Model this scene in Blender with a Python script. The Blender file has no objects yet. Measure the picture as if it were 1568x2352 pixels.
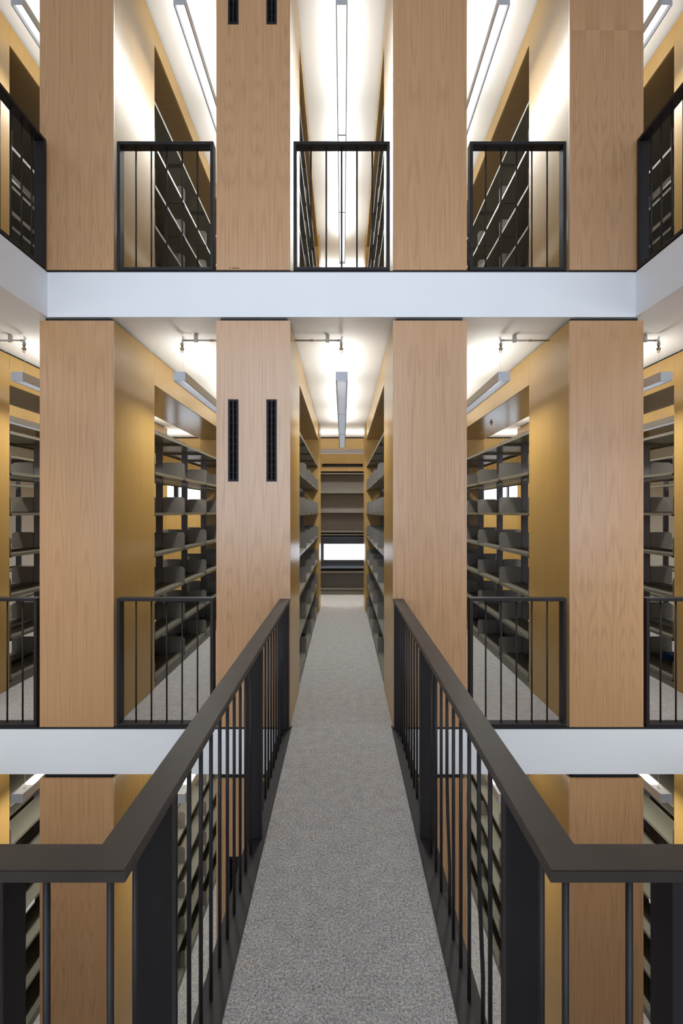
import bpy, bmesh, math, random
from mathutils import Vector

random.seed(7)
scene = bpy.context.scene
COL = scene.collection

# ---------------------------------------------------------------- camera
EYE = 1.784                      # eye above the middle floor (z = 0)
cam_d = bpy.data.cameras.new('camera')
cam_d.sensor_fit = 'VERTICAL'
cam_d.sensor_height = 36.0
cam_d.lens = 1110.0 / 2352.0 * 36.0
cam_d.shift_x = -3.0 / 2352.0
cam_d.clip_start = 0.02
cam = bpy.data.objects.new('camera', cam_d)
COL.objects.link(cam)
cam.location = (0.010, 0.0, EYE)
cam.rotation_euler = (math.pi / 2, 0, 0)
scene.camera = cam

# ---------------------------------------------------------------- world, exposure, daylight
world = bpy.data.worlds.new('sky')
scene.world = world
world.use_nodes = True
wbg = world.node_tree.nodes['Background']
wbg.inputs['Color'].default_value = (0.76, 0.86, 1.0, 1)
wbg.inputs['Strength'].default_value = 2.8
scene.view_settings.view_transform = 'Standard'
scene.view_settings.look = 'None'
scene.view_settings.gamma = 1.0
scene.view_settings.use_curve_mapping = False
scene.view_settings.exposure = 0.0
scene.cycles.max_bounces = 7
scene.cycles.diffuse_bounces = 4
scene.cycles.glossy_bounces = 3
scene.cycles.transmission_bounces = 2
scene.cycles.transparent_max_bounces = 4
scene.cycles.caustics_reflective = False
scene.cycles.caustics_refractive = False
scene.cycles.light_sampling_threshold = 0.04
scene.cycles.adaptive_threshold = 0.1

DAY = (0.74, 0.84, 1.0)
TUBE = (0.97, 0.99, 0.96)
UP_W, DOWN_W = 5.0, 19.5
WIN_L = 5.4                     # watts per square metre of window


def area(name, loc, rot, sx, sy, watt, colour, spread=180, parent=None):
    l = bpy.data.lights.new(name, 'AREA')
    l.shape = 'RECTANGLE'
    l.size, l.size_y = sx, sy
    l.energy = watt
    l.color = colour
    l.spread = math.radians(spread)
    o = bpy.data.objects.new(name, l)
    COL.objects.link(o)
    o.location = loc
    o.rotation_euler = rot
    if parent:
        o.parent = parent
    return o


# daylight coming through the two tall windows in the wall behind the camera
WINDOWS = ((-5.0, 1.2), (2.9, 6.2))
WZ0, WZ1, WY = 0.80, 6.2, -3.3
for wa, wb_ in WINDOWS:
    area('window_daylight', ((wa + wb_) / 2, WY, (WZ0 + WZ1) / 2), (math.pi / 2, 0, 0),
         wb_ - wa, WZ1 - WZ0, WIN_L * (wb_ - wa) * (WZ1 - WZ0), DAY)

# ---------------------------------------------------------------- materials
MATS = {}


def nodes_of(name):
    m = bpy.data.materials.new(name)
    m.use_nodes = True
    nt = m.node_tree
    b = nt.nodes['Principled BSDF']
    MATS[name] = m
    return m, nt, b


def plain(name, col, rough=0.5, metal=0.0, spec=0.5, var=0.0, scale=30.0):
    m, nt, b = nodes_of(name)
    b.inputs['Base Color'].default_value = (*col, 1)
    b.inputs['Roughness'].default_value = rough
    b.inputs['Metallic'].default_value = metal
    b.inputs['Specular IOR Level'].default_value = spec
    if var > 0:
        geo = nt.nodes.new('ShaderNodeNewGeometry')
        n = nt.nodes.new('ShaderNodeTexNoise')
        n.inputs['Scale'].default_value = scale
        n.inputs['Detail'].default_value = 4
        nt.links.new(geo.outputs['Position'], n.inputs['Vector'])
        r = nt.nodes.new('ShaderNodeValToRGB')
        r.color_ramp.elements[0].position = 0.3
        r.color_ramp.elements[1].position = 0.7
        r.color_ramp.elements[0].color = (*[c * (1 - var) for c in col], 1)
        r.color_ramp.elements[1].color = (*[min(1, c * (1 + var)) for c in col], 1)
        nt.links.new(n.outputs['Fac'], r.inputs['Fac'])
        nt.links.new(r.outputs['Color'], b.inputs['Base Color'])
    return m


class NB:
    """tiny node helper"""
    def __init__(self, nt):
        self.nt = nt

    def m(self, op, a, b=None, c=None):
        n = self.nt.nodes.new('ShaderNodeMath')
        n.operation = op
        for i, v in enumerate((a, b, c)):
            if v is None:
                continue
            if isinstance(v, (int, float)):
                n.inputs[i].default_value = v
            else:
                self.nt.links.new(v, n.inputs[i])
        return n.outputs[0]

    def vec(self, x, y, z):
        n = self.nt.nodes.new('ShaderNodeCombineXYZ')
        for i, v in enumerate((x, y, z)):
            if isinstance(v, (int, float)):
                n.inputs[i].default_value = v
            else:
                self.nt.links.new(v, n.inputs[i])
        return n.outputs[0]

    def noise(self, v, scale, detail=2, rough=0.5):
        n = self.nt.nodes.new('ShaderNodeTexNoise')
        n.inputs['Scale'].default_value = scale
        n.inputs['Detail'].default_value = detail
        n.inputs['Roughness'].default_value = rough
        self.nt.links.new(v, n.inputs['Vector'])
        return n.outputs['Fac']

    def ramp(self, f, stops):
        n = self.nt.nodes.new('ShaderNodeValToRGB')
        els = n.color_ramp.elements
        while len(els) < len(stops):
            els.new(0.5)
        for e, (p, c) in zip(els, stops):
            e.position = p
            e.color = (*c, 1)
        self.nt.links.new(f, n.inputs['Fac'])
        return n.outputs['Color']


def wood(name, base, rough, grain='z', crown=True, contrast=1.0, leaf=0.118, match_z=None, spec=0.5):
    """oak veneer; grain runs along z, or across the aisle (x) for soffits"""
    m, nt, b = nodes_of(name)
    k = NB(nt)
    geo = nt.nodes.new('ShaderNodeNewGeometry')
    sp = nt.nodes.new('ShaderNodeSeparateXYZ')
    nt.links.new(geo.outputs['Position'], sp.inputs[0])
    X, Y, Z = sp.outputs
    if grain == 'z':
        u, v = k.m('ADD', X, Y), Z
    else:
        u, v = Y, X
    if match_z is not None:
        v = k.m('ABSOLUTE', k.m('SUBTRACT', v, match_z))
    fine = k.noise(k.vec(k.m('MULTIPLY', u, 180.0), k.m('MULTIPLY', v, 2.2), 0.0), 1.0, 3, 0.6)
    streak = k.noise(k.vec(k.m('MULTIPLY', u, 75.0), k.m('MULTIPLY', v, 0.6), 3.0), 1.0, 3, 0.6)
    f = k.m('ADD', k.m('MULTIPLY', fine, 0.42), k.m('MULTIPLY', streak, 0.42))
    if crown:
        # book-matched leaves: mirrored coordinate, contour lines of a stretched field
        um = k.m('PINGPONG', k.m('ADD', u, 10.03), leaf)
        blk = k.m('FLOOR', k.m('DIVIDE', k.m('ADD', u, 10.498 + leaf), 1.4613))
        lev = k.m('FLOOR', k.m('DIVIDE', k.m('ADD', v, 19.12), 3.784))
        h = k.noise(k.vec(k.m('MULTIPLY', um, 5.0), k.m('MULTIPLY', v, 0.30),
                          k.m('ADD', k.m('MULTIPLY', blk, 5.3), k.m('MULTIPLY', lev, 7.7))), 1.0, 1, 0.4)
        hh = k.m('ADD', h, k.m('MULTIPLY', fine, 0.010))
        ring = k.m('SINE', k.m('MULTIPLY', hh, 190.0))
        ring = k.m('POWER', k.m('ADD', k.m('MULTIPLY', ring, 0.5), 0.5), 2.2)
        f = k.m('SUBTRACT', k.m('ADD', f, 0.08), k.m('MULTIPLY', ring, 0.10))
        if match_z is not None:
            par = k.m('PINGPONG', k.m('FLOOR', k.m('DIVIDE', k.m('ADD', u, 10.03), leaf)), 1.0)
            sgn = k.m('SIGN', k.m('SUBTRACT', Z, match_z))
            par = k.m('MULTIPLY', k.m('SUBTRACT', k.m('MULTIPLY', par, 2.0), 1.0), sgn)
            fall = k.m('POWER', 2.718, k.m('MULTIPLY', v, -9.0))
            f = k.m('ADD', f, k.m('MULTIPLY', k.m('MULTIPLY', par, fall), 0.10))
    else:
        f = k.m('ADD', f, 0.08)
    d = 0.34 * contrast
    c0 = tuple(c * (1 - d) ** (1 + 0.25 * i) for i, c in enumerate(base))
    c1 = tuple(min(1, c * (1 + d * 0.55)) for c in base)
    col = k.ramp(f, [(0.22, c0), (0.48, base), (0.75, c1)])
    nt.links.new(col, b.inputs['Base Color'])
    b.inputs['Roughness'].default_value = rough
    b.inputs['Specular IOR Level'].default_value = spec
    return m


FRONT = (0.53, 0.293, 0.135)
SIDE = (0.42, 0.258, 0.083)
wood('oak_front', FRONT, 0.30, spec=0.85)
wood('oak_front_end_matched', FRONT, 0.30, spec=0.85, match_z=EYE + (1176 - 70) / 277.5)
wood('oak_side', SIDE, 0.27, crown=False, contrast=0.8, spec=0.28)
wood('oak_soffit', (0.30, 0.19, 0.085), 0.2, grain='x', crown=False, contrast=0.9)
wood('oak_wall', (0.42, 0.275, 0.092), 0.35, crown=False, contrast=1.6)
plain('white_paint', (0.83, 0.83, 0.83), 0.6, var=0.015, scale=2.0)
plain('ceiling_white', (0.86, 0.855, 0.845), 0.7)
plain('black_gap', (0.012, 0.011, 0.012), 0.6)
plain('bronze_steel', (0.014, 0.011, 0.0115), 0.48, spec=0.35, var=0.12, scale=6)
plain('handrail_steel', (0.033, 0.025, 0.020), 0.42, spec=0.38, var=0.10, scale=9)
plain('shelf_steel', (0.125, 0.112, 0.083), 0.36, var=0.04, scale=12)
plain('bracket_steel', (0.150, 0.134, 0.113), 0.42)
plain('upright_steel', (0.125, 0.114, 0.122), 0.4)
plain('shelf_back', (0.15, 0.135, 0.115), 0.45, var=0.04, scale=5)
plain('black_clip', (0.01, 0.01, 0.01), 0.3)
plain('aluminium', (0.46, 0.47, 0.50), 0.42, metal=0.0, spec=0.6)
plain('lamp_louvre', (0.50, 0.53, 0.57), 0.4, metal=0.0, spec=0.7)
plain('lamp_top', (0.80, 0.80, 0.79), 0.4)
plain('brass', (0.42, 0.33, 0.20), 0.35, metal=0.85)
plain('pipe_steel', (0.42, 0.38, 0.34), 0.4, metal=0.5)
plain('cable', (0.75, 0.75, 0.74), 0.5)
plain('window_frame', (0.03, 0.033, 0.045), 0.25, spec=0.6)
plain('sill_metal', (0.10, 0.115, 0.14), 0.2, spec=0.7)
plain('label_card', (0.75, 0.76, 0.76), 0.5)
plain('blue_board', (0.02, 0.10, 0.34), 0.5)
plain('void_black', (0.004, 0.004, 0.0045), 0.9, spec=0.05)
plain('scuff', (0.05, 0.03, 0.02), 0.8)

# carpet: short speckled loop pile
m, nt, b = nodes_of('carpet')
k = NB(nt)
geo = nt.nodes.new('ShaderNodeNewGeometry')
P = geo.outputs['Position']
n1 = k.noise(P, 210.0, 2, 0.6)
n2 = k.noise(P, 95.0, 2, 0.6)
n3 = k.noise(P, 14.0, 3, 0.6)
f = k.m('ADD', k.m('ADD', k.m('MULTIPLY', n1, 0.55), k.m('MULTIPLY', n2, 0.38)), k.m('MULTIPLY', n3, 0.10))
c = k.ramp(f, [(0.36, (0.085, 0.083, 0.093)), (0.47, (0.225, 0.215, 0.207)), (0.54, (0.345, 0.326, 0.305)), (0.66, (0.55, 0.525, 0.49))])
hue = k.ramp(k.noise(P, 30.0, 2), [(0.38, (0.96, 0.985, 1.04)), (0.62, (1.04, 1.0, 0.97))])
mx = nt.nodes.new('ShaderNodeMix')
mx.data_type = 'RGBA'
mx.blend_type = 'MULTIPLY'
mx.inputs['Factor'].default_value = 1.0
nt.links.new(c, mx.inputs['A'])
nt.links.new(hue, mx.inputs['B'])
nt.links.new(mx.outputs['Result'], b.inputs['Base Color'])
b.inputs['Roughness'].default_value = 0.95
b.inputs['Specular IOR Level'].default_value = 0.1
bp = nt.nodes.new('ShaderNodeBump')
bp.inputs['Strength'].default_value = 0.5
bp.inputs['Distance'].default_value = 0.004
nt.links.new(n1, bp.inputs['Height'])
nt.links.new(bp.outputs['Normal'], b.inputs['Normal'])

# window glass: thin clear sheet
m, nt, b = nodes_of('clear_glass')
nt.nodes.remove(b)
tr = nt.nodes.new('ShaderNodeBsdfTransparent')
gl = nt.nodes.new('ShaderNodeBsdfGlossy')
gl.inputs['Roughness'].default_value = 0.02
fr = nt.nodes.new('ShaderNodeFresnel')
mxs = nt.nodes.new('ShaderNodeMixShader')
nt.links.new(fr.outputs[0], mxs.inputs[0])
nt.links.new(tr.outputs[0], mxs.inputs[1])
nt.links.new(gl.outputs[0], mxs.inputs[2])
nt.links.new(mxs.outputs[0], nt.nodes['Material Output'].inputs['Surface'])


def glow(name, col, strength):
    m, nt, b = nodes_of(name)
    b.inputs['Base Color'].default_value = (*col, 1)
    b.inputs['Emission Color'].default_value = (*col, 1)
    b.inputs['Emission Strength'].default_value = strength
    m.cycles.emission_sampling = 'NONE'
    return m


glow('lamp_lens', (0.96, 0.98, 1.0), 1.8)
glow('lamp_tube', (1.0, 0.99, 0.96), 5.0)

# ---------------------------------------------------------------- mesh helpers


def link(name, me, mat, parent=None, loc=None, rotz=0.0):
    o = bpy.data.objects.new(name, me)
    COL.objects.link(o)
    if mat and not me.materials:
        for x in (mat if isinstance(mat, (list, tuple)) else [mat]):
            me.materials.append(MATS[x])
    if parent:
        o.parent = parent
    if loc:
        o.location = loc
    if rotz:
        o.rotation_euler = (0, 0, rotz)
    return o


def tag(o, label, cat, group=None, kind=None):
    o['label'] = label
    o['category'] = cat
    if group:
        o['group'] = group
    if kind:
        o['kind'] = kind
    return o


def empty(name, loc, label, cat, group=None):
    o = bpy.data.objects.new(name, None)
    COL.objects.link(o)
    o.location = loc
    return tag(o, label, cat, group)


def bm_box(bm, x0, x1, y0, y1, z0, z1, mi=0):
    v = [bm.verts.new(p) for p in ((x0, y0, z0), (x1, y0, z0), (x1, y1, z0), (x0, y1, z0),
                                   (x0, y0, z1), (x1, y0, z1), (x1, y1, z1), (x0, y1, z1))]
    for q in ((0, 3, 2, 1), (4, 5, 6, 7), (0, 1, 5, 4), (1, 2, 6, 5), (2, 3, 7, 6), (3, 0, 4, 7)):
        f = bm.faces.new([v[i] for i in q])
        f.material_index = mi
    return v


def to_mesh(bm, name):
    me = bpy.data.meshes.new(name)
    bm.normal_update()
    bm.to_mesh(me)
    bm.free()
    return me


def box_me(name, x0, x1, y0, y1, z0, z1, bevel=0.0):
    bm = bmesh.new()
    bm_box(bm, x0, x1, y0, y1, z0, z1)
    if bevel:
        bmesh.ops.bevel(bm, geom=bm.edges[:], offset=bevel, segments=1, affect='EDGES')
    return to_mesh(bm, name)


def box(name, mat, x0, x1, y0, y1, z0, z1, parent=None, bevel=0.0):
    """box given in world coordinates; parent is an Empty / object placed by location only"""
    ox = oy = oz = 0.0
    p = parent
    while p:
        ox += p.location.x
        oy += p.location.y
        oz += p.location.z
        p = p.parent
    return link(name, box_me(name, x0 - ox, x1 - ox, y0 - oy, y1 - oy, z0 - oz, z1 - oz, bevel), mat, parent)


def bm_tube(bm, pts, r, seg=10, cap=True, mi=0):
    """round bar through points"""
    pts = [Vector(p) for p in pts]
    rings = []
    for i, p in enumerate(pts):
        d = (pts[min(i + 1, len(pts) - 1)] - pts[max(i - 1, 0)]).normalized()
        a = Vector((0, 0, 1)) if abs(d.z) < 0.9 else Vector((1, 0, 0))
        s = d.cross(a).normalized()
        t = s.cross(d).normalized()
        rr = r[i] if isinstance(r, (list, tuple)) else r
        rings.append([bm.verts.new(p + (s * math.cos(q) + t * math.sin(q)) * rr)
                      for q in (2 * math.pi * j / seg for j in range(seg))])
    for a, c in zip(rings, rings[1:]):
        for j in range(seg):
            f = bm.faces.new((a[j], a[(j + 1) % seg], c[(j + 1) % seg], c[j]))
            f.smooth = True
            f.material_index = mi
    if cap:
        for ring in (rings[0], rings[-1]):
            f = bm.faces.new(ring)
            f.material_index = mi
    bmesh.ops.recalc_face_normals(bm, faces=bm.faces[:])


def tube(name, mat, pts, r, parent=None, seg=10):
    bm = bmesh.new()
    o = Vector((0, 0, 0))
    p = parent
    while p:
        o += p.location
        p = p.parent
    bm_tube(bm, [Vector(q) - o for q in pts], r, seg)
    return link(name, to_mesh(bm, name), mat, parent)


# ---------------------------------------------------------------- layout numbers
D1 = 4.0                                   # plane of the far gallery edge / pier fronts
S = 1.4613                                 # aisle spacing
HW = 0.3055                                # half width of a pier
PIERS = [(-3.5 + i) * S for i in range(8)]  # centre x of the eight piers
Y_PIER = 4.87                              # back of front pier
Y_END0, Y_END1 = 8.57, 9.20                # far pier
Y_WALL = 10.39                             # end wall face
XW = 6.35                                  # side walls
XO = 2.433                                 # half width of the opening on the upper floor

LEVELS = {
    'upper': dict(F=3.784, C=6.734, H=6.492, L=6.350, shelves=(0.10, 0.50, 0.91, 1.32, 1.72), top=2.16),
    'middle': dict(F=0.0, C=3.398, H=3.065, L=2.967, shelves=(0.10, 0.51, 0.94, 1.355, 1.775, 2.19), top=2.605),
    'lower': dict(F=-3.784, C=-0.393, H=-0.726, L=-0.836, shelves=(0.10, 0.51, 0.94, 1.355, 1.775, 2.19), top=2.605),
}

# ---------------------------------------------------------------- structure
def structure(name, mat, dims, label, cat):
    o = box(name, mat, *dims)
    return tag(o, label, cat, kind='structure')


# far galleries: white slab (edge + underside), black gap, carpet
for lv, zt in (('upper', 3.784), ('middle', 0.0)):
    structure('ceiling', 'ceiling_white', (-XW, XW, D1 + 0.12, Y_WALL + 0.6, zt - 0.386, zt - 0.012),
              f'white plaster ceiling under the {lv} floor above the stacks', 'ceiling')
    x_lim = XO if lv == 'upper' else XW
    structure('trim_1' if lv == 'upper' else 'trim_2', 'white_paint', (-x_lim, x_lim, D1, D1 + 0.12, zt - 0.386, zt - 0.016),
              f'smooth white slab edge of the {lv} floor facing the void', 'slab edge')
    structure('trim_3' if lv == 'upper' else 'trim_4', 'black_gap', (-x_lim, x_lim, D1 + 0.006, D1 + 0.12, zt - 0.016, zt - 0.001),
              f'thin black shadow line along the {lv} floor edge', 'trim')
    structure('floor', 'carpet', (-XW, XW, D1 + 0.04, Y_WALL + 0.3, zt - 0.012, zt),
              f'speckled grey carpet of the {lv} floor between the stacks', 'floor')
structure('floor', 'carpet', (-XW, XW, -3.4, Y_WALL + 0.3, -3.80, -3.784), 'speckled grey carpet of the lower floor', 'floor')
structure('ceiling', 'ceiling_white', (-XW, XW, -3.4, Y_WALL + 0.6, 6.734, 6.95), 'white plaster ceiling over the upper floor', 'ceiling')
# side galleries of the upper floor
for s, sd in ((-1, 'left'), (1, 'right')):
    xa, xb = sorted((s * XO, s * XW))
    structure('trim_5' if s < 0 else 'trim_6', 'white_paint', (min(s * XO, s * (XO + 0.12)), max(s * XO, s * (XO + 0.12)), -3.4, D1 + 0.12, 3.398, 3.768),
              f'white slab edge of the {sd} side gallery running towards the viewer', 'slab edge')
    xi = sorted((s * (XO + 0.12), s * XW))
    structure('ceiling', 'ceiling_white', (xi[0], xi[1], -3.4, D1 + 0.12, 3.398, 3.772), f'white soffit under the {sd} side gallery', 'ceiling')
    xt = sorted((s * (XO + 0.006), s * (XO + 0.12)))
    structure('trim_7' if s < 0 else 'trim_8', 'black_gap', (xt[0], xt[1], -3.4, D1 + 0.12, 3.768, 3.783),
              f'thin black shadow line along the {sd} side gallery edge', 'trim')
    xf = sorted((s * (XO + 0.04), s * XW))
    structure('floor', 'carpet', (xf[0], xf[1], -3.4, D1 + 0.04, 3.772, 3.784), f'speckled grey carpet of the {sd} side gallery', 'floor')
    structure(f'wall_{sd}', 'white_paint', (*sorted((s * XW, s * (XW + 0.2))), -3.4, Y_WALL + 0.6, -3.8, 6.95), f'white wall closing the {sd} side', 'wall')
# near gallery the photographer stands on
structure('floor', 'carpet', (-XW, XW, -3.4, 1.05, -0.012, 0.0), 'speckled grey carpet of the near gallery', 'floor')
structure('ceiling', 'ceiling_white', (-XW, XW, -3.4, 1.05, -0.386, -0.012), 'white slab under the near gallery', 'ceiling')
# wall behind the camera, open for the tall window
yb0, yb1 = -3.6, -3.4
# end wall with recesses and windows, built from boxes around the holes
def holed_wall(name, mat, y0, y1, x0, x1, z0, z1, holes, label):
    xs = sorted({x0, x1, *[h[0] for h in holes], *[h[1] for h in holes]})
    zs = sorted({z0, z1, *[h[2] for h in holes], *[h[3] for h in holes]})
    bm = bmesh.new()
    for a, c in zip(xs, xs[1:]):
        run = None
        for d, e in zip(zs, zs[1:]):
            mx_, mz_ = (a + c) / 2, (d + e) / 2
            if any(h[0] < mx_ < h[1] and h[2] < mz_ < h[3] for h in holes):
                continue
            bm_box(bm, a, c, y0, y1, d, e)
    o = link(name, to_mesh(bm, name), mat)
    return tag(o, label, 'wall', kind='structure')


holed_wall('wall_back', 'white_paint', yb0, yb1, -XW, XW, -3.8, 6.95, [(a, c, WZ0, WZ1) for a, c in WINDOWS],
           'white wall behind the viewer around two tall windows')
CW = (-0.414, 1.05, 0.709, 1.089)          # central window opening
SWL, SWR = (-3.93, -3.04, 1.93, 2.40), (3.04, 3.93, 1.93, 2.40)
holed_wall('wall_end', 'oak_wall', Y_WALL, Y_WALL + 0.30, -XW, XW, 0.0, 3.366,
           [(-0.62, 1.12, 0.0, 2.66), (-0.44, 0.44, 2.748, 2.823), SWL, SWR],
           'golden oak end wall of the middle floor with a slot vent')
holed_wall('wall_outer', 'shelf_back', Y_WALL + 0.30, Y_WALL + 0.42, -XW, XW, -3.8, 6.95, [CW, SWL, SWR],
           'outer wall with small horizontal windows behind the stacks')
structure('trim_9', 'black_gap', (-XW, XW, Y_WALL + 0.01, Y_WALL + 0.2, 3.366, 3.398), 'black shadow line between end wall and ceiling', 'trim')
box('slot_dark_sheet', 'black_gap', -0.4395, 0.4395, Y_WALL + 0.07, Y_WALL + 0.08, 2.7485, 2.8225, bpy.data.objects['wall_end'])  # black sheet standing in for the shade inside the slot
box('vent_slat', 'black_clip', -0.44, 0.44, Y_WALL + 0.05, Y_WALL + 0.06, 2.79, 2.80, bpy.data.objects['wall_end'])
box('vent_slat', 'upright_steel', -0.44, 0.44, Y_WALL + 0.03, Y_WALL + 0.04, 2.76, 2.768, bpy.data.objects['wall_end'])
structure('wall_end_upper', 'oak_wall', (-XW, XW, Y_WALL, Y_WALL + 0.29, 3.784, 6.72), 'golden oak end wall of the upper floor', 'wall')
structure('wall_end_lower', 'oak_wall', (-XW, XW, Y_WALL, Y_WALL + 0.29, -3.784, -0.41), 'golden oak end wall of the lower floor', 'wall')

for i, (h, lab) in enumerate(((CW, 'low horizontal window in the wall bookcase at the aisle end'),
                              (SWL, 'small high window glimpsed through the left stacks'),
                              (SWR, 'small high window glimpsed through the right stacks')), 1):
    w = empty(f'window_{i}', ((h[0] + h[1]) / 2, Y_WALL + 0.36, h[2]), lab, 'window')
    w['kind'] = 'structure'
    t = 0.035
    y0, y1 = Y_WALL + 0.31, Y_WALL + 0.41
    box('window_frame', 'window_frame', h[0], h[1], y0, y1, h[2] - (0.09 if i == 1 else 0), h[2] + 0.012, w)
    box('window_frame', 'window_frame', h[0], h[1], y0, y1, h[3] - 0.012, h[3] + (0.18 if i == 1 else 0.02), w)
    box('window_frame', 'window_frame', h[0] - 0.06, h[0], y0, y1, h[2], h[3], w)
    box('window_frame', 'window_frame', h[1] - 0.012, h[1], y0, y1, h[2], h[3], w)
    if i > 1:
        xm = h[0] + 0.20 if i == 2 else h[0] + 0.62
        box('mullion', 'window_frame', xm, xm + 0.09 if i == 2 else xm + 0.03, y0, y1, h[2], h[3], w)
    box('pane', 'clear_glass', h[0], h[1], Y_WALL + 0.355, Y_WALL + 0.360, h[2], h[3], w)
w1 = bpy.data.objects['window_1']
box('sill', 'sill_metal', -0.62, 1.12, Y_WALL + 0.005, Y_WALL + 0.31, 0.572, 0.594, w1)
box('head_lining', 'window_frame', -0.62, 1.12, Y_WALL + 0.02, Y_WALL + 0.31, 1.235, 1.25, w1)
box('back_lining', 'window_frame', -0.62, -0.47, Y_WALL + 0.27, Y_WALL + 0.30, 0.594, 1.235, w1)
box('back_lining', 'window_frame', -0.47, 1.12, Y_WALL + 0.28, Y_WALL + 0.30, 0.594, 0.700, w1)
box('back_lining', 'window_frame', -0.47, 1.12, Y_WALL + 0.28, Y_WALL + 0.30, 1.10, 1.235, w1)

for q, (wa, wb_) in enumerate(WINDOWS):
    wb = empty(f'window_{4 + q}', ((wa + wb_) / 2, -3.5, WZ0), ('wide', 'narrow')[q] + ' tall daylight window behind the viewer', 'window')
    wb['kind'] = 'structure'
    nm = 5 if q == 0 else 2
    for j in range(nm + 1):
        x = wa + 0.03 + (wb_ - wa - 0.06) * j / nm
        box('mullion', 'window_frame', x - 0.03, x + 0.03, -3.55, -3.45, WZ0, WZ1, wb)
    box('pane', 'clear_glass', wa, wb_, -3.505, -3.50, WZ0, WZ1, wb)

# ---------------------------------------------------------------- wooden piers and overhead beams
LEVEL_TXT = {'upper': 'upper floor', 'middle': 'middle floor', 'lower': 'lower floor'}
POS_TXT = {0: 'at the far left beyond the frame edge', 1: 'second beyond the left frame edge', 2: 'leftmost whole one in view',
           3: 'left of the centre aisle, with two slot vents', 4: 'right of the centre aisle', 5: 'rightmost whole one in view',
           6: 'first beyond the right frame edge', 7: 'at the far right beyond the frame edge'}


STACK_TXT = {0: 'outermost at left', 1: 'beyond the left railing', 2: 'behind the leftmost whole pier', 3: 'left of the centre aisle',
             4: 'right of the centre aisle', 5: 'behind the rightmost whole pier', 6: 'beyond the right railing', 7: 'outermost at right'}


def vent_grille(parent, x0, x1, z0, z1):
    yf = D1 - 0.004
    cx = (x0 + x1) / 2
    bm = bmesh.new()
    px, py, pz = parent.location
    t = 0.017
    def bb(a, c, y_0, y_1, d, e):
        bm_box(bm, a - px, c - px, y_0 - py, y_1 - py, d - pz, e - pz)
    bb(x0, x0 + t, yf, D1 + 0.03, z0, z1)
    bb(x1 - t, x1, yf, D1 + 0.03, z0, z1)
    bb(x0 + t, x1 - t, yf, D1 + 0.03, z0, z0 + t)
    bb(x0 + t, x1 - t, yf, D1 + 0.03, z1 - t, z1)
    g = link('vent_grille', to_mesh(bm, 'vent_grille'), 'upright_vent', parent)
    box('mullion', 'upright_vent', cx - 0.007, cx + 0.007, yf + 0.002, D1 + 0.03, z0 + t, z1 - t, g)
    box('dark_throat', 'void_black', x0 + 0.004, x1 - 0.004, D1 + 0.012, D1 + 0.018, z0 + 0.004, z1 - 0.004, g)
    n = 11
    for j in range(1, n):
        z = z0 + t + (z1 - z0 - 2 * t) * j / n
        box('slat', 'upright_vent', x0 + t, x1 - t, yf + 0.006, D1 + 0.012, z - 0.002, z + 0.002, g)


plain('upright_vent', (0.014, 0.013, 0.016), 0.5, spec=0.2)

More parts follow.
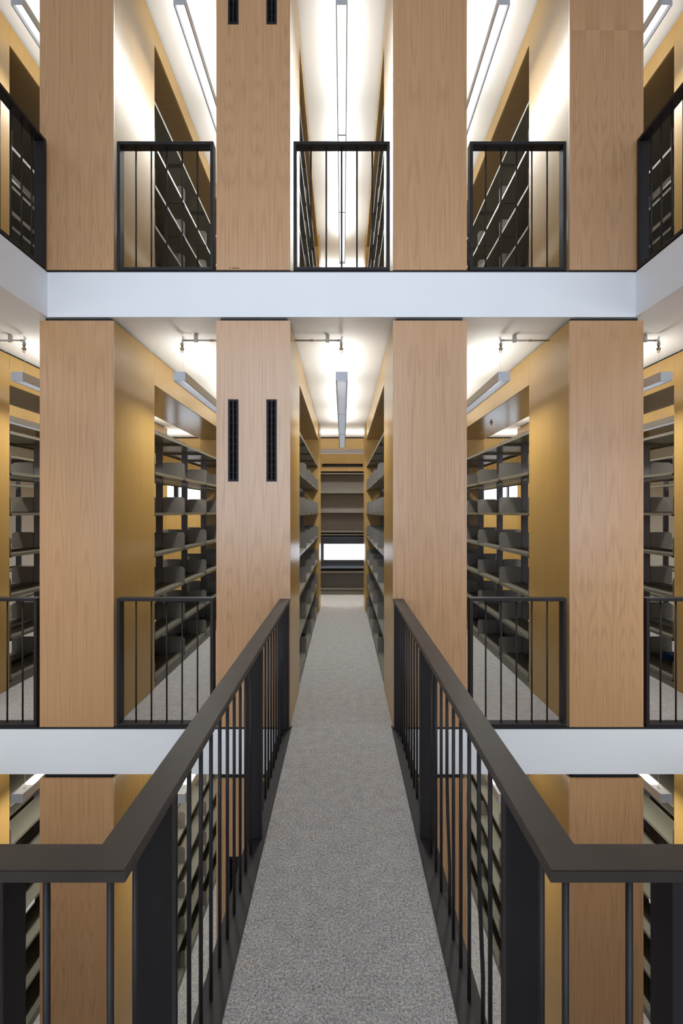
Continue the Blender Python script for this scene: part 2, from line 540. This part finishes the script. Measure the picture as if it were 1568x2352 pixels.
for lv, L in LEVELS.items():
    F, C, H = L['F'], L['C'], L['H']
    for i, c in enumerate(PIERS):
        if lv != 'middle' and i in (0, 7):
            continue
        T = C - 0.030
        B = F + 0.004
        r = empty('wooden_pier', (c, D1, F), f'oak veneered pier on the {LEVEL_TXT[lv]}, {POS_TXT[i]}', 'pier', f'oak piers of the {LEVEL_TXT[lv]}')
        fm = 'oak_front_end_matched' if (lv == 'upper' and i == 5) else 'oak_front'
        if i == 3:   # front panel cut around the two vents
            holes = [(-0.939, -0.853, F + 2.036, F + 2.716), (-0.622, -0.536, F + 2.036, F + 2.716)]
            bm = bmesh.new()
            xs = sorted({c - HW, c + HW, *[q for h in holes for q in h[:2]]})
            zs = [B, F + 2.036, F + 2.716, T]
            for a, d in zip(xs, xs[1:]):
                for e, g in zip(zs, zs[1:]):
                    if any(h[0] < (a + d) / 2 < h[1] and h[2] < (e + g) / 2 < h[3] for h in holes):
                        continue
                    bm_box(bm, a - c, d - c, 0.0, 0.02, e - F, g - F)
            bmesh.ops.remove_doubles(bm, verts=bm.verts[:], dist=1e-5)
            link('front_panel', to_mesh(bm, 'front_panel'), fm, r)
            for h in holes:
                vent_grille(r, *h)
        else:
            box('front_panel', fm, c - HW, c + HW, D1, D1 + 0.02, B, T, r)
        for s in (-1, 1):
            xa, xb = sorted((c + s * HW, c + s * (HW - 0.02)))
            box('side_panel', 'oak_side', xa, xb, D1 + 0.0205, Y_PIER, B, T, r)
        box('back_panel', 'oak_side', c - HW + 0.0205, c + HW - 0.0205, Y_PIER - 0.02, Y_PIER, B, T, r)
        box('shadow_gap', 'black_gap', c - HW + 0.03, c + HW - 0.03, D1 + 0.03, Y_PIER - 0.03, F + 0.0005, C - 0.001, r)
        # overhead beam and far pier
        bmr = empty('overhead_beam', (c, Y_PIER, H), f'oak beam over the {LEVEL_TXT[lv]} book stack {STACK_TXT[i]}', 'beam',
                    f'oak beams of the {LEVEL_TXT[lv]}')
        for s in (-1, 1):
            xa, xb = sorted((c + s * HW, c + s * (HW - 0.02)))
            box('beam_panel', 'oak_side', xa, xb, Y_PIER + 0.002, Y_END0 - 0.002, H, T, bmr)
        box('soffit_panel', 'oak_soffit', c - HW + 0.0205, c + HW - 0.0205, Y_PIER + 0.002, Y_END0 - 0.002, H, H + 0.02, bmr)
        box('shadow_gap', 'black_gap', c - HW + 0.03, c + HW - 0.03, Y_PIER + 0.002, Y_END0 - 0.002, H + 0.03, C - 0.001, bmr)
        ep = empty('end_pier', (c, Y_END0, F), f'oak end pier closing the {LEVEL_TXT[lv]} stack {STACK_TXT[i]}', 'pier',
                   f'oak end piers of the {LEVEL_TXT[lv]}')
        he = 0.323
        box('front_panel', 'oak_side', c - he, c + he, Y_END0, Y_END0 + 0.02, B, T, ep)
        box('shadow_gap', 'black_gap', c - HW + 0.03, c + HW - 0.03, Y_END0 + 0.03, Y_END1 - 0.03, F + 0.0005, C - 0.001, ep)
        for s in (-1, 1):
            xa, xb = sorted((c + s * he, c + s * (he - 0.02)))
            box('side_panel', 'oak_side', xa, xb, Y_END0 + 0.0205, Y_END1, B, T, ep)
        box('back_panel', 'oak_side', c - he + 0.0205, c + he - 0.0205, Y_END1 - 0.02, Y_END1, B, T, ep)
scp = [o for o in bpy.data.objects if o.name.startswith('wooden_pier') and abs(o.location.x - PIERS[3]) < .01 and o.location.z > 3][0]
box('scuff_mark', 'scuff', -0.905, -0.845, D1 - 0.0006, D1 + 0.001, 3.800, 3.806, scp)
box('scuff_mark', 'scuff', -0.932, -0.915, D1 - 0.0006, D1 + 0.001, 3.802, 3.806, scp)

# ---------------------------------------------------------------- book stacks
SEC, NSEC = 0.92, 4
Y0S = 4.885
SD0, SD1 = 0.040, 0.300       # shelf from the spine to its front edge


def shelf_mesh():
    bm = bmesh.new()
    bm_box(bm, SD0, SD1 - 0.002, 0.006, SEC - 0.006, -0.016, 0.0)
    bm_box(bm, SD1 - 0.002, SD1, 0.006, SEC - 0.006, -0.028, 0.002)
    bm_box(bm, SD0, SD0 + 0.002, 0.006, SEC - 0.006, -0.016, 0.012)
    return to_mesh(bm, 'shelf')


def bracket_mesh():
    bm = bmesh.new()
    h, r = 0.187, 0.042
    prof = [(SD0 + 0.004, -0.012), (SD1 + 0.002, -0.012)]
    for q in range(7):
        a = q * math.pi / 12
        prof.append((SD1 + 0.002 - r + r * math.cos(a), h - r + r * math.sin(a)))
    prof.append((SD0 + 0.03, h))
    prof.append((SD0 + 0.004, h - 0.01))
    for side in (0,):
        a = [bm.verts.new((x, -0.0015, z)) for x, z in prof]
        c = [bm.verts.new((x, 0.0015, z)) for x, z in prof]
        bm.faces.new(a)
        bm.faces.new(list(reversed(c)))
        n = len(prof)
        for i in range(n):
            bm.faces.new((a[i], a[(i + 1) % n], c[(i + 1) % n], c[i]))
    bm_box(bm, SD1 - 0.012, SD1 + 0.006, -0.012, 0.008, -0.032, -0.014, 1)
    bmesh.ops.recalc_face_normals(bm, faces=bm.faces[:])
    return to_mesh(bm, 'end_bracket')


ME_SHELF, ME_BRK = shelf_mesh(), bracket_mesh()
ME_SHELF.materials.append(MATS['shelf_steel'])
ME_BRK.materials.append(MATS['bracket_steel'])
ME_BRK.materials.append(MATS['black_clip'])
ME_CANOPY = {}
ME_CAN = None


def canopy_mesh():
    bm = bmesh.new()
    bm_box(bm, -SD1, SD1, 0.002, SEC - 0.002, -0.004, 0.0)
    bm_box(bm, SD1 - 0.003, SD1, 0.002, SEC - 0.002, -0.030, -0.004)
    bm_box(bm, -SD1, -SD1 + 0.003, 0.002, SEC - 0.002, -0.030, -0.004)
    bm_box(bm, -SD1 + 0.003, SD1 - 0.003, 0.002, 0.005, -0.030, -0.004)
    bm_box(bm, -SD1 + 0.003, SD1 - 0.003, SEC - 0.005, SEC - 0.002, -0.030, -0.004)
    me = to_mesh(bm, 'canopy')
    me.materials.append(MATS['shelf_steel'])
    return me


ME_CAN = canopy_mesh()
ME_UP = {}
for lv, L in LEVELS.items():
    bm = bmesh.new()
    t = L['top'] - 0.004
    bm_box(bm, -0.036, 0.036, -0.016, 0.016, 0.02, t)
    bm_box(bm, -0.040, -0.036, -0.010, 0.010, 0.02, t)
    bm_box(bm, 0.036, 0.040, -0.010, 0.010, 0.02, t)
    ME_UP[lv] = to_mesh(bm, 'upright')
    ME_UP[lv].materials.append(MATS['upright_steel'])
ME_BASE = box_me('base', -0.296, 0.296, 0.0, SEC * NSEC, 0.0, 0.075)
ME_BASE.materials.append(MATS['shelf_steel'])

STACKS = {}
for lv, L in LEVELS.items():
    for i, c in enumerate(PIERS):
        if lv != 'middle' and i in (0, 7):
            continue
        st = empty('book_stack', (c, Y0S, L['F']), f'empty taupe steel book stack on the {LEVEL_TXT[lv]}, {STACK_TXT[i]}', 'book stack',
                   f'book stacks of the {LEVEL_TXT[lv]}')
        STACKS[lv, i] = st
        link('base', ME_BASE, None, st)
        for s in range(NSEC + 1):
            y = min(max(s * SEC, 0.02), NSEC * SEC - 0.02)
            link('upright', ME_UP[lv], None, st, (0, y, 0))
        inner = 1 if c < 0 else -1
        for s in range(NSEC):
            link('canopy', ME_CAN, None, st, (0, s * SEC, L['top']))
            for side in (1, -1):
                if i in (0, 7) and (side != inner or s > 2):
                    continue
                for z in L['shelves']:
                    y = s * SEC if side > 0 else (s + 1) * SEC
                    sh = link('shelf', ME_SHELF, None, st, (0, y, z), 0 if side > 0 else math.pi)
                    full = side == inner or (lv == 'middle' and i in (1, 2, 5, 6))
                    if full and i not in (0, 7):
                        link('end_bracket', ME_BRK, None, sh, (0, 0.012, 0))
                        link('end_bracket', ME_BRK, None, sh, (0, SEC - 0.012, 0))
# white label cards on two shelves of the lower floor
for i, inner in ((1, 1), (6, -1)):
    sh = [o for o in STACKS['lower', i].children if o.name.startswith('shelf') and abs(o.location.z - 1.355) < .01
          and ((o.rotation_euler.z == 0) == (inner > 0)) and min(o.location.y, o.location.y - (0 if inner > 0 else SEC)) < 0.1][0]
    for a, d in ((0.02, 0.06), (0.21, 0.39)):
        if inner < 0:
            a, d = SEC - d, SEC - a
        link('label_card', box_me('label_card', SD1, SD1 + 0.003, a, d, -0.045, -0.008), 'label_card', sh)
bb = box('blue_box_file', 'blue_board', 3.72, 3.92, 5.25, 5.60, 0.102, 0.165)
tag(bb, 'small blue box file lying on the bottom shelf at far right', 'box file')

# wall bookcase at the end of the centre aisle
wc = empty('wall_bookcase', (0.25, Y_WALL + 0.15, 0), 'taupe steel wall bookcase around the low window at the aisle end', 'bookcase')
yb, yf = Y_WALL + 0.295, Y_WALL + 0.012
box('back_panel', 'shelf_back', -0.615, 1.115, yb - 0.015, yb, 1.31, 2.60, wc)
box('back_panel', 'shelf_back', -0.615, 1.115, yb - 0.015, yb, 0.10, 0.50, wc)
box('canopy', 'shelf_steel', -0.615, 1.115, yf, yb - 0.016, 2.598, 2.626, wc)
for z in (2.19, 1.768, 1.345):
    box('shelf', 'shelf_steel', -0.615, 1.115, yf, yb - 0.016, z, z + 0.03, wc)
box('shelf', 'shelf_steel', -0.615, 1.115, yf, yb - 0.016, 1.285, 1.305, wc)
box('shelf', 'shelf_steel', -0.615, 1.115, yf, yb - 0.016, 0.475, 0.51, wc)
box('shelf', 'shelf_steel', -0.615, 1.115, yf - 0.005, yb - 0.016, 0.105, 0.135, wc)
box('kick_plate', 'shelf_steel', -0.615, 1.115, yf + 0.01, yb - 0.016, 0.003, 0.09, wc)
for x in (-0.619, 1.116):
    box('side_panel', 'shelf_back', x, x + 0.003, yf, yb, 0.003, 2.626, wc)

# ---------------------------------------------------------------- black steel railings
def frame_rail(x0, x1, F, label, group, side=0):
    """rectangular guard between two piers; flat bars 80 mm deep"""
    r = empty('guard_railing', ((x0 + x1) / 2, D1, F), label, 'railing', group)
    t, y0, y1 = 0.026, D1, D1 + 0.08
    top = F + 1.07
    box('top_bar', 'bronze_steel', x0, x1, y0, y1, top - t, top, r, 0.0015)
    box('bottom_bar', 'bronze_steel', x0, x1, y0, y1, F + 0.002, F + 0.002 + t, r, 0.0015)
    box('post', 'bronze_steel', x0, x0 + t, y0, y1, F + 0.0285, top - t - 0.0005, r, 0.0015)
    box('post', 'bronze_steel', x1 - t, x1, y0, y1, F + 0.0285, top - t - 0.0005, r, 0.0015)
    n = 5
    for j in range(n):
        x = (x0 + x1) / 2 + (j - 2) * 0.1283
        tube('baluster', 'bronze_steel', [(x, D1 + 0.042, F + 0.0285), (x, D1 + 0.042, top - t)], 0.007, r, 8)
    return r


G = 0.026
BAY_TXT = {-2: 'cut by the left frame edge', -1: 'in the aisle left of centre', 0: 'across the centre aisle', 1: 'in the aisle right of centre', 2: 'cut by the right frame edge'}
for kbay in (-1, 0, 1):
    frame_rail(kbay * S - (S / 2 - HW) + G, kbay * S + (S / 2 - HW) - G, 3.784,
               f'black steel guard frame of the upper floor {BAY_TXT[kbay]}', 'guard frames of the upper floor')
for kbay in (-2, -1, 1, 2):
    frame_rail(kbay * S - (S / 2 - HW) + G, kbay * S + (S / 2 - HW) - G, 0.0,
               f'black steel guard frame of the middle floor {BAY_TXT[kbay]}', 'guard frames of the middle floor')
# side gallery guards on the upper floor, running towards the viewer
for s, sd in ((-1, 'left'), (1, 'right')):
    F = 3.784
    y0, y1 = 1.6, 3.985
    r = empty('guard_railing', (s * (XO + 0.04), y1, F), f'black steel guard of the {sd} side gallery receding along its edge', 'railing', 'side gallery guards')
    xa, xb = sorted((s * (XO + 0.002), s * (XO + 0.085)))
    t = 0.026
    top = F + 1.07
    box('top_bar', 'bronze_steel', xa, xb, y0, y1, top - t, top, r, 0.0015)
    box('bottom_bar', 'bronze_steel', xa, xb, y0, y1, F + 0.002, F + 0.002 + t, r, 0.0015)
    for yy in (y0, y1 - t):
        box('post', 'bronze_steel', xa, xb, yy, yy + t, F + 0.0285, top - t - 0.0005, r, 0.0015)
    y = 3.864
    while y > 1.68:
        x = s * (XO + 0.043)
        tube('baluster', 'bronze_steel', [(x, y, F + 0.0285), (x, y, top - t)], 0.007, r, 8)
        y -= 0.1215

# ---------------------------------------------------------------- footbridge
br = empty('footbridge', (0, 2.5, 0), 'narrow carpeted footbridge crossing the void to the centre aisle', 'bridge')
CWD = 0.412
box('carpet', 'carpet', -CWD, CWD, 1.05, D1 + 0.04, -0.012, 0.0, br)
box('deck', 'bronze_steel', -CWD, CWD, 1.05, D1 - 0.002, -0.16, -0.0125, br)
for s in (-1, 1):
    xa, xb = sorted((s * (CWD + 0.006), s * 0.516))
    box('stringer', 'bronze_steel', xa, xb, 1.05, D1 - 0.002, -0.20, -0.004, br, 0.002)
    xa, xb = sorted((s * (CWD + 0.0005), s * (CWD + 0.0055)))
    box('edge_strip', 'bronze_steel', xa, xb, 1.05, D1 - 0.002, -0.012, 0.003, br)

RI, RO = 0.425, 0.511
RT, RB = 1.067, 1.041
YA, YB = 0.966, 1.046


def bridge_rail(s, sd):
    r = empty('bridge_railing', (s * 0.47, 1.0, 0), f'dark bronze steel railing on the {sd} of the bridge, turning along the near gallery', 'railing', 'footbridge railings')
    ox, oy = s * 0.47, 1.0
    far = D1 - 0.002
    xe = 3.2
    prof = [(s * RI, YA), (s * RI, far), (s * RO, far), (s * RO, YB), (s * xe, YB), (s * xe, YA)]
    bm = bmesh.new()
    top = [bm.verts.new((x - ox, y - oy, RT)) for x, y in prof]
    bot = [bm.verts.new((x - ox, y - oy, RB)) for x, y in prof]
    bm.faces.new(top)
    bm.faces.new(list(reversed(bot)))
    n = len(prof)
    for i in range(n):
        bm.faces.new((top[i], bot[i], bot[(i + 1) % n], top[(i + 1) % n]))
    bmesh.ops.recalc_face_normals(bm, faces=bm.faces[:])
    bmesh.ops.bevel(bm, geom=[e for e in bm.edges if abs(e.verts[0].co.z - e.verts[1].co.z) < 1e-4], offset=0.0025, segments=2, affect='EDGES')
    link('handrail', to_mesh(bm, 'handrail'), 'handrail_steel', r)
    xa, xb = sorted((s * 0.433, s * 0.519))
    posts = [(1.252, 1.284), (2.642, 2.672), (far - 0.032, far)]
    for a, d in posts:
        box('post', 'bronze_steel', xa, xb, a, d, -0.003, RB - 0.0005, r, 0.0015)
    xb_ = s * 0.4735
    zb = RB
    def bal(x, y, bend=0.0, base=-0.003):
        pts = [(x, y, base), (x, y, zb)]
        if bend:
            pts = [(x + s * bend, y, base), (x + s * bend, y, 0.20), (x + s * bend * .25, y, 0.46), (x, y, 0.62), (x, y, zb)]
        tube('baluster', 'bronze_steel', pts, 0.0072, r, 10)
    bal(xb_, 1.006)
    bal(xb_, 1.128)
    for a, d in ((1.268, 2.657), (2.657, 3.982)):
        nn = 10
        step = (d - a) / (nn + 1)
        for j in range(1, nn + 1):
            y = a + j * step
            b_ = 0.0
            if s > 0 and a < 2 and j == 7:
                b_ = 0.012
            if s > 0 and a < 2 and j == 3:
                b_ = 0.014
            bal(xb_, y, b_)
    # along the near gallery edge
    bal(s * 0.606, 1.006)
    x = 0.690
    while x < 3.1:
        xa, xb = sorted((s * (x - 0.018), s * (x + 0.018)))
        box('post', 'bronze_steel', xa, xb, YA + 0.004, YB - 0.004, 0.001, RB - 0.0005, r, 0.0015)
        for j in range(1, 9):
            if x + j * 0.1335 < 3.15:
                bal(s * (x + j * 0.1335), 1.006, base=0.001)
        x += 9 * 0.1335
    xa, xb = sorted((s * 0.52, s * xe))
    box('bottom_plate', 'bronze_steel', xa, xb, 0.966, 1.05, 0.0, 0.001, r)
    return r


bridge_rail(-1, 'left')
bridge_rail(1, 'right')

# ---------------------------------------------------------------- pendant strip lights
FW, FH = 0.107, 0.079
FY0, FSEG = 4.35, 1.515
BAYL_TXT = {-3: 'two aisles beyond the left edge', -2: 'in the aisle cut by the left edge', -1: 'in the aisle left of centre', 0: 'over the centre aisle',
            1: 'in the aisle right of centre', 2: 'in the aisle cut by the right edge', 3: 'two aisles beyond the right edge'}


LOUVRES = {}


def louvre_mesh(along):
    """fine cross blades of the downlight, one lamp segment long, shared by all lamps"""
    if along not in LOUVRES:
        bm = bmesh.new()
        nb, w = 190, FW / 2 - 0.0102
        for q in range(nb):
            v = 0.01 + (FSEG - 0.02) * (q + 0.5) / nb
            a = (-w, w, v - 0.00015, v + 0.00015, 0.003, 0.0048)
            bm_box(bm, *(a if along == 'y' else (a[2], a[3], a[0], a[1], a[4], a[5])))
        LOUVRES[along] = to_mesh(bm, 'louvre')
        LOUVRES[along].materials.append(MATS['lamp_louvre'])
    return LOUVRES[along]


def pendant(cx, y0, n, zb, zc, label, group, along='y', dim=1.0):
    r = empty('pendant_light', (cx, y0, zb), label, 'lamp', group)
    ln = n * FSEG
    w = FW / 2
    def P(name, mat, u0, u1, v0, v1, z0, z1):
        if along == 'y':
            me = box_me(name, u0, u1, v0, v1, z0, z1)
        else:
            me = box_me(name, v0, v1, u0, u1, z0, z1)
        return link(name, me, mat, r)
    P('housing_side', 'aluminium', -w, -w + 0.010, 0.003, ln - 0.003, 0, FH)
    P('housing_side', 'aluminium', w - 0.010, w, 0.003, ln - 0.003, 0, FH)
    P('end_cap', 'aluminium', -w, w, 0, 0.0029, -0.0, FH + 0.001)
    P('end_cap', 'aluminium', -w, w, ln - 0.0029, ln, 0, FH + 0.001)
    P('housing_top', 'lamp_top', -w + 0.0102, w - 0.0102, 0.0031, ln - 0.0031, FH - 0.012, FH - 0.006)
    for j in range(n):
        P('lens', 'lamp_lens', -w + 0.0102, w - 0.0102, j * FSEG + 0.006, (j + 1) * FSEG - 0.006, 0.046, 0.050)
        lo = link('louvre', louvre_mesh(along), None, r, (0, j * FSEG, 0) if along == 'y' else (j * FSEG, 0, 0))
        lo['kind'] = 'stuff'
        if j:
            P('joint', 'upright_steel', -w + 0.0101, w - 0.0101, j * FSEG - 0.004, j * FSEG + 0.004, 0.003, 0.012)
        a = j * FSEG + (0.17 if j == 0 else 0.10)
        d = (j + 1) * FSEG - (0.30 if j == n - 1 else 0.10)
        m_ = (a + d) / 2
        P('uplight_strip', 'lamp_tube', -0.032, 0.032, a, d, FH - 0.006, FH - 0.003)
        loc = (0, m_, FH + 0.024) if along == 'y' else (m_, 0, FH + 0.024)
        sz = (0.06, d - a) if along == 'y' else (d - a, 0.06)
        if along == 'x' or n == 2:       # plain continuous uplight
            if j == 0:
                half = ln / 2
                area('uplight', (0, half, FH + 0.024) if along == 'y' else (half, 0, FH + 0.024), (math.pi, 0, 0),
                     0.06 if along == 'y' else ln - 0.4, ln - 0.4 if along == 'y' else 0.06, UP_W * n * dim, TUBE, 180, r)
        for tilt in (() if along == 'x' or n == 2 else (-0.75, 0.75)):      # two-sided reflector throwing light towards both edges of the ceiling
            rot = (math.pi, tilt, 0) if along == 'y' else (math.pi + tilt, 0, 0)
            area('uplight', loc, rot, sz[0], sz[1], UP_W * 0.5 * dim, TUBE, 180, r)
        if j:
            continue
        a, d = 0.02, ln - 0.02
        m_ = (a + d) / 2
        loc = (0, m_, -0.002) if along == 'y' else (m_, 0, -0.002)
        sz = (FW - 0.02, d - a) if along == 'y' else (d - a, FW - 0.02)
        area('downlight', loc, (0, 0, 0), sz[0], sz[1], DOWN_W * n * dim, TUBE, 140, r)
    for v in (0.11, ln - 0.11):
        pts = [(0, v, FH - 0.006), (0, v, zc - zb)] if along == 'y' else [(v, 0, FH - 0.006), (v, 0, zc - zb)]
        bm = bmesh.new()
        bm_tube(bm, pts, 0.0012, 5)
        bm_tube(bm, [Vector(pts[1]) - Vector((0, 0, 0.028)), pts[1]], 0.010, 8)
        bm_tube(bm, [pts[0], Vector(pts[0]) + Vector((0, 0, 0.012))], 0.013, 8)
        link('suspension_cable', to_mesh(bm, 'suspension_cable'), 'cable', r)
    return r


for lv, L in LEVELS.items():
    for kb in range(-3, 4):
        if abs(kb) == 3 and lv != 'middle':
            continue
        pendant(kb * S, FY0, 3, L['L'], L['C'], f'linear aluminium pendant light of the {LEVEL_TXT[lv]} {BAYL_TXT[kb]}', f'pendant lights of the {LEVEL_TXT[lv]}')
for kb in range(-2, 3):
    pendant(kb * S, -2.75, 2, LEVELS['lower']['L'], -0.393, f'added fill pendant under the near gallery {BAYL_TXT[kb]}', 'added fill lights under the near gallery', dim=0.45)  # unseen lamps added to brighten the lower piers across the void
for sx, sd in ((-1, 'left'), (1, 'right')):
    pendant(sx * 3.65, 0.85, 2, 2.967, 3.398, f'linear pendant light under the {sd} side gallery', 'added fill lights under the side galleries')  # unseen lamp added to lighten the soffit of the gallery above
    structure('floor', 'carpet', (*sorted((sx * 3.05, sx * XW)), 1.051, D1 - 0.001, -0.012, 0.0), f'speckled grey carpet of the {sd} middle side gallery', 'floor')
    structure('ceiling', 'ceiling_white', (*sorted((sx * 3.05, sx * XW)), 1.051, D1 - 0.001, -0.386, -0.0125), f'white slab of the {sd} middle side gallery', 'ceiling')
pendant(-4.545, 9.76, 6, 6.35, 6.734, 'linear pendant light crossing the back aisle of the upper floor', 'pendant lights of the upper floor', along='x')
pendant(-4.545, 9.76, 6, 2.967, 3.398, 'linear pendant light crossing the back aisle before the end wall', 'pendant lights of the middle floor', along='x')

# ---------------------------------------------------------------- sprinklers on the middle ceiling
SPR_TXT = {-2: 'at the left frame edge', -1: 'left of the vented pier', 0: 'over the centre aisle', 1: 'right of centre aisle', 2: 'at the right frame edge'}
for kb, xh, d in ((-2, -2.890, -1), (-1, -1.452, 1), (0, -0.004, -1), (1, 1.447, 1), (2, 2.884, -1)):
    zc = 3.398
    z = zc - 0.052
    y = 4.40
    r = empty('sprinkler_pipe', (xh, y, z), f'brass ceiling sprinkler on a short steel pipe {SPR_TXT[kb]}', 'sprinkler', 'ceiling sprinklers')
    xe = xh + d * (0.405 if kb in (0, 1) else 0.40)
    if kb in (-2, -1, 0, 1, 2):
        edge = kb * S + d * (S / 2 - HW)
        xe = edge - d * 0.002
    tube('pipe', 'pipe_steel', [(xh, y, z), (xe, y, z)], 0.008, r, 10)
    tube('elbow', 'pipe_steel', [(xh + d * 0.030, y, z), (xh + d * 0.002, y, z), (xh - d * 0.001, y, z - 0.028)], 0.0115, r, 10)
    tube('coupling', 'brass', [(xh + d * 0.245, y, z), (xh + d * 0.262, y, z), (xh + d * 0.268, y, z), (xh + d * 0.285, y, z)], [0.008, 0.012, 0.012, 0.008], r, 10)
    tube('nut', 'pipe_steel', [(xh, y, z - 0.024), (xh, y, z - 0.046)], 0.0145, r, 6)
    tube('sprinkler_head', 'brass', [(xh, y, z - 0.046), (xh, y, z - 0.066), (xh, y, z - 0.074), (xh, y, z - 0.086), (xh, y, z - 0.092)],
         [0.009, 0.010, 0.021, 0.015, 0.008], r, 10)
    tube('frame_loop', 'brass', [(xh - 0.009, y, z - 0.090), (xh - 0.009, y, z - 0.106), (xh, y, z - 0.113), (xh + 0.009, y, z - 0.106), (xh + 0.009, y, z - 0.090)], 0.0028, r, 6)
    xc = xh + d * 0.125
    box('clamp', 'pipe_steel', xc - 0.016, xc + 0.016, y - 0.014, y + 0.014, z - 0.018, zc - 0.001, r, 0.004)
hd = empty('soffit_sprinkler', (2.13, 6.9, 3.065), 'small round sprinkler head under the oak beam right of centre', 'sprinkler')
tube('rosette', 'pipe_steel', [(2.13, 6.9, 3.0645), (2.13, 6.9, 3.058)], 0.028, hd, 16)
tube('nozzle', 'pipe_steel', [(2.13, 6.9, 3.058), (2.13, 6.9, 3.030), (2.13, 6.9, 3.024)], [0.012, 0.008, 0.02], hd, 10)
print('objects', len(bpy.data.objects))
